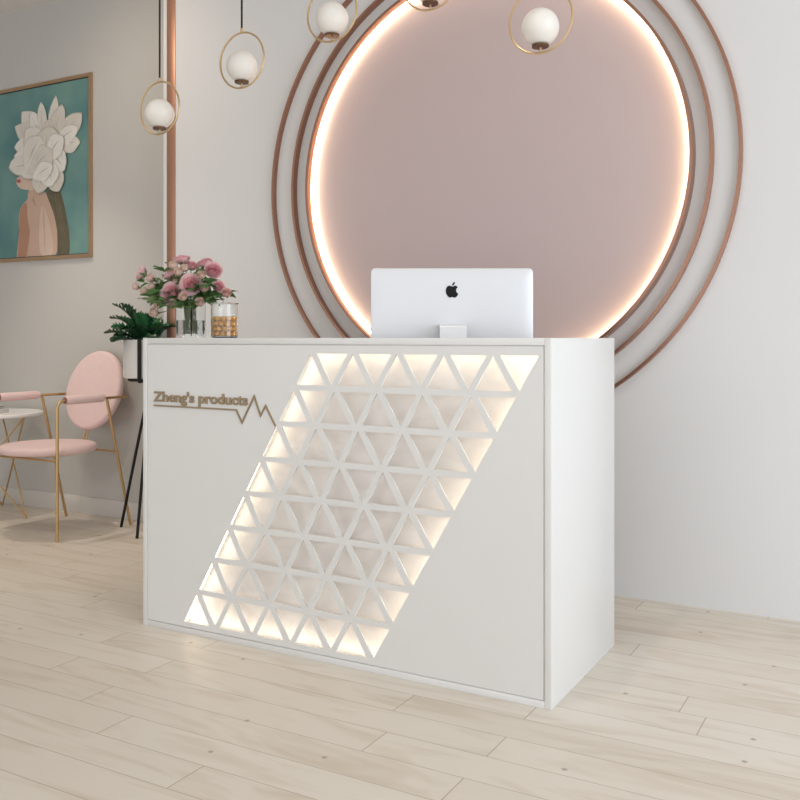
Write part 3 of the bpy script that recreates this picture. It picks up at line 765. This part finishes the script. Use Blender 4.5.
# leafy sprigs
def sprig(lab, tip, n, seed, mt, size=.05):
    rr = random.Random(seed); tip = Vector(tip); t = thing('leaf_sprig', lab, 'foliage', (VX, VY, lipz), 0, 'leafy sprigs in the vase')
    base = Vector((rr.uniform(-.02, .02), rr.uniform(-.02, .02), -VH+.03)); m0 = Vector((0, 0, .004)); e_ = tip-Vector((VX, VY, lipz))
    hd = Vector((e_.x, e_.y, 0)); m0 = m0+hd.normalized()*min(.027, hd.length*.4)
    c1 = (m0+e_)/2+Vector((0, 0, .02)); pts = [base.lerp(m0, k/3) for k in range(3)]+[m0*(1-u)**2+c1*2*u*(1-u)+e_*u*u for u in [k/8 for k in range(9)]]
    obj('stem', T(pts, .0014, 6), M['stem'], t)
    for k in range(n):
        u = .25+.75*k/(n-1) if n > 1 else 1
        q = m0*(1-u)**2+c1*2*u*(1-u)+e_*u*u
        l_ = obj('leaf', rose_leaf(size*rr.uniform(.8, 1.15)), mt, t); l_.location = q
        az = math.atan2(e_.y, e_.x)+(0 if k == n-1 else (1 if k % 2 else -1)*rr.uniform(.5, 1.2))
        l_.rotation_euler = (rr.uniform(-.4, .4), rr.uniform(-.5, .4) if k < n-1 else -.4, az)
for a in [('leafy sprig spreading low to the left beside the dark plant', (-2.69, 2.72, 1.25), 6, 1, M['leaf'], .055),
          ('leafy sprig drooping over the front of the vase', (-2.53, 2.68, 1.215), 5, 2, M['leaf'], .060),
          ('leafy sprig reaching right behind the jar lid', (-2.40, 2.76, 1.24), 6, 3, M['leaf'], .058),
          ('pointed green sprig rising at upper left between rosebuds', (-2.68, 2.77, 1.385), 7, 4, M['leaf'], .045),
          ('pale leafy sprig hanging at lower left above the pot', (-2.64, 2.69, 1.245), 5, 5, M['leaf_light'], .055),
          ('leafy sprig at right side beneath the full rose', (-2.38, 2.72, 1.315), 6, 6, M['leaf'], .055),
          ('pale silvery sprig in upper right of the bouquet', (-2.44, 2.73, 1.36), 6, 7, M['leaf_light'], .040),
          ('short leafy sprig between the topmost rose and the right hand roses', (-2.50, 2.79, 1.385), 7, 11, M['leaf'], .045),
          ('leafy sprig at far left under the sideways rose', (-2.765, 2.755, 1.33), 7, 12, M['leaf'], .045),
          ('leafy sprig low in front, between the vase and the low open rose', (-2.585, 2.675, 1.23), 6, 13, M['leaf'], .058),
          ('leafy sprig between the centre rose and right buds', (-2.43, 2.70, 1.30), 7, 14, M['leaf'], .045),
          ('leafy sprig left of the half closed rose', (-2.66, 2.74, 1.335), 7, 15, M['leaf_light'], .042),
          ('leafy sprig above the left rosebuds, under the pointed one', (-2.705, 2.765, 1.335), 7, 16, M['leaf'], .045),
          ('leafy sprig beneath the left rosebuds over the dark plant', (-2.70, 2.73, 1.265), 7, 17, M['leaf'], .05),
          ('leafy sprig behind the open central rose', (-2.49, 2.77, 1.34), 7, 18, M['leaf'], .05),
          ('leafy sprig behind the jar lid at far right', (-2.345, 2.79, 1.275), 7, 19, M['leaf'], .045),
          ('leafy sprig just left of the low open rose', (-2.64, 2.70, 1.285), 7, 20, M['leaf'], .05),
          ('leafy sprig under the far right rosebud', (-2.345, 2.72, 1.255), 6, 21, M['leaf'], .045),
          ('upright leafy sprig left of the topmost rose', (-2.64, 2.79, 1.40), 7, 22, M['leaf_light'], .042),
          ('dark leafy sprig filling the middle of the bouquet', (-2.54, 2.74, 1.33), 7, 8, M['leaf'], .05),
          ('leafy sprig drooping at lower right beside the jar', (-2.45, 2.69, 1.215), 5, 9, M['leaf'], .055),
          ('leafy sprig behind the roses near the copper trim', (-2.60, 2.81, 1.35), 7, 10, M['leaf'], .05)]:
    sprig(*a)

# ------------------------------------------------------------------ candy jar
JX, JY, JR, JH = -2.347, 2.770, .0525, .130
jar = thing('glass_jar', 'clear round glass jar with lid, part filled with golden candies', 'jar', (JX, JY, vz))
obj('glass_body', LA([(0, 0), (JR-.004, 0), (JR, .004), (JR, JH), (JR-.0025, JH), (JR-.0025, .008), (JR-.006, .005), (0, .005)], n=56), M['glass'], jar)
lid = obj('lid', LA([(0, JH+.0005), (JR+.003, JH+.0005), (JR+.0035, JH+.003), (JR+.002, JH+.006), (JR*.5, JH+.0085), (0, JH+.009)], n=56), M['glass'], jar)
cr = .0102; cnt = 0
cb = bmesh.new(); bmesh.ops.create_uvsphere(cb, u_segments=14, v_segments=10, radius=cr)
proto = None
for L_ in range(4):
    z = vz+.0052+cr+L_*cr*1.93
    for rad, n in ((JR-.0031-cr, 12), (JR-.0031-3.03*cr, 6)):
        if rad*2*math.sin(PI/n) < 2*cr: n = int(PI/math.asin(min(1, cr/rad*1.002)))
        for k in range(n):
            a = 2*PI*(k+.37*L_)/n+rad*90
            loc = (JX+rad*math.cos(a), JY+rad*math.sin(a), z)
            if proto is None:
                o = proto = obj('candy', cb, M['candy'], None, loc)
                tag(o, 'small golden candy ball among those filling the glass jar', 'candy', 'golden candies in the glass jar')
            else:
                o = proto.copy(); C.objects.link(o); o.location = loc
            cnt += 1
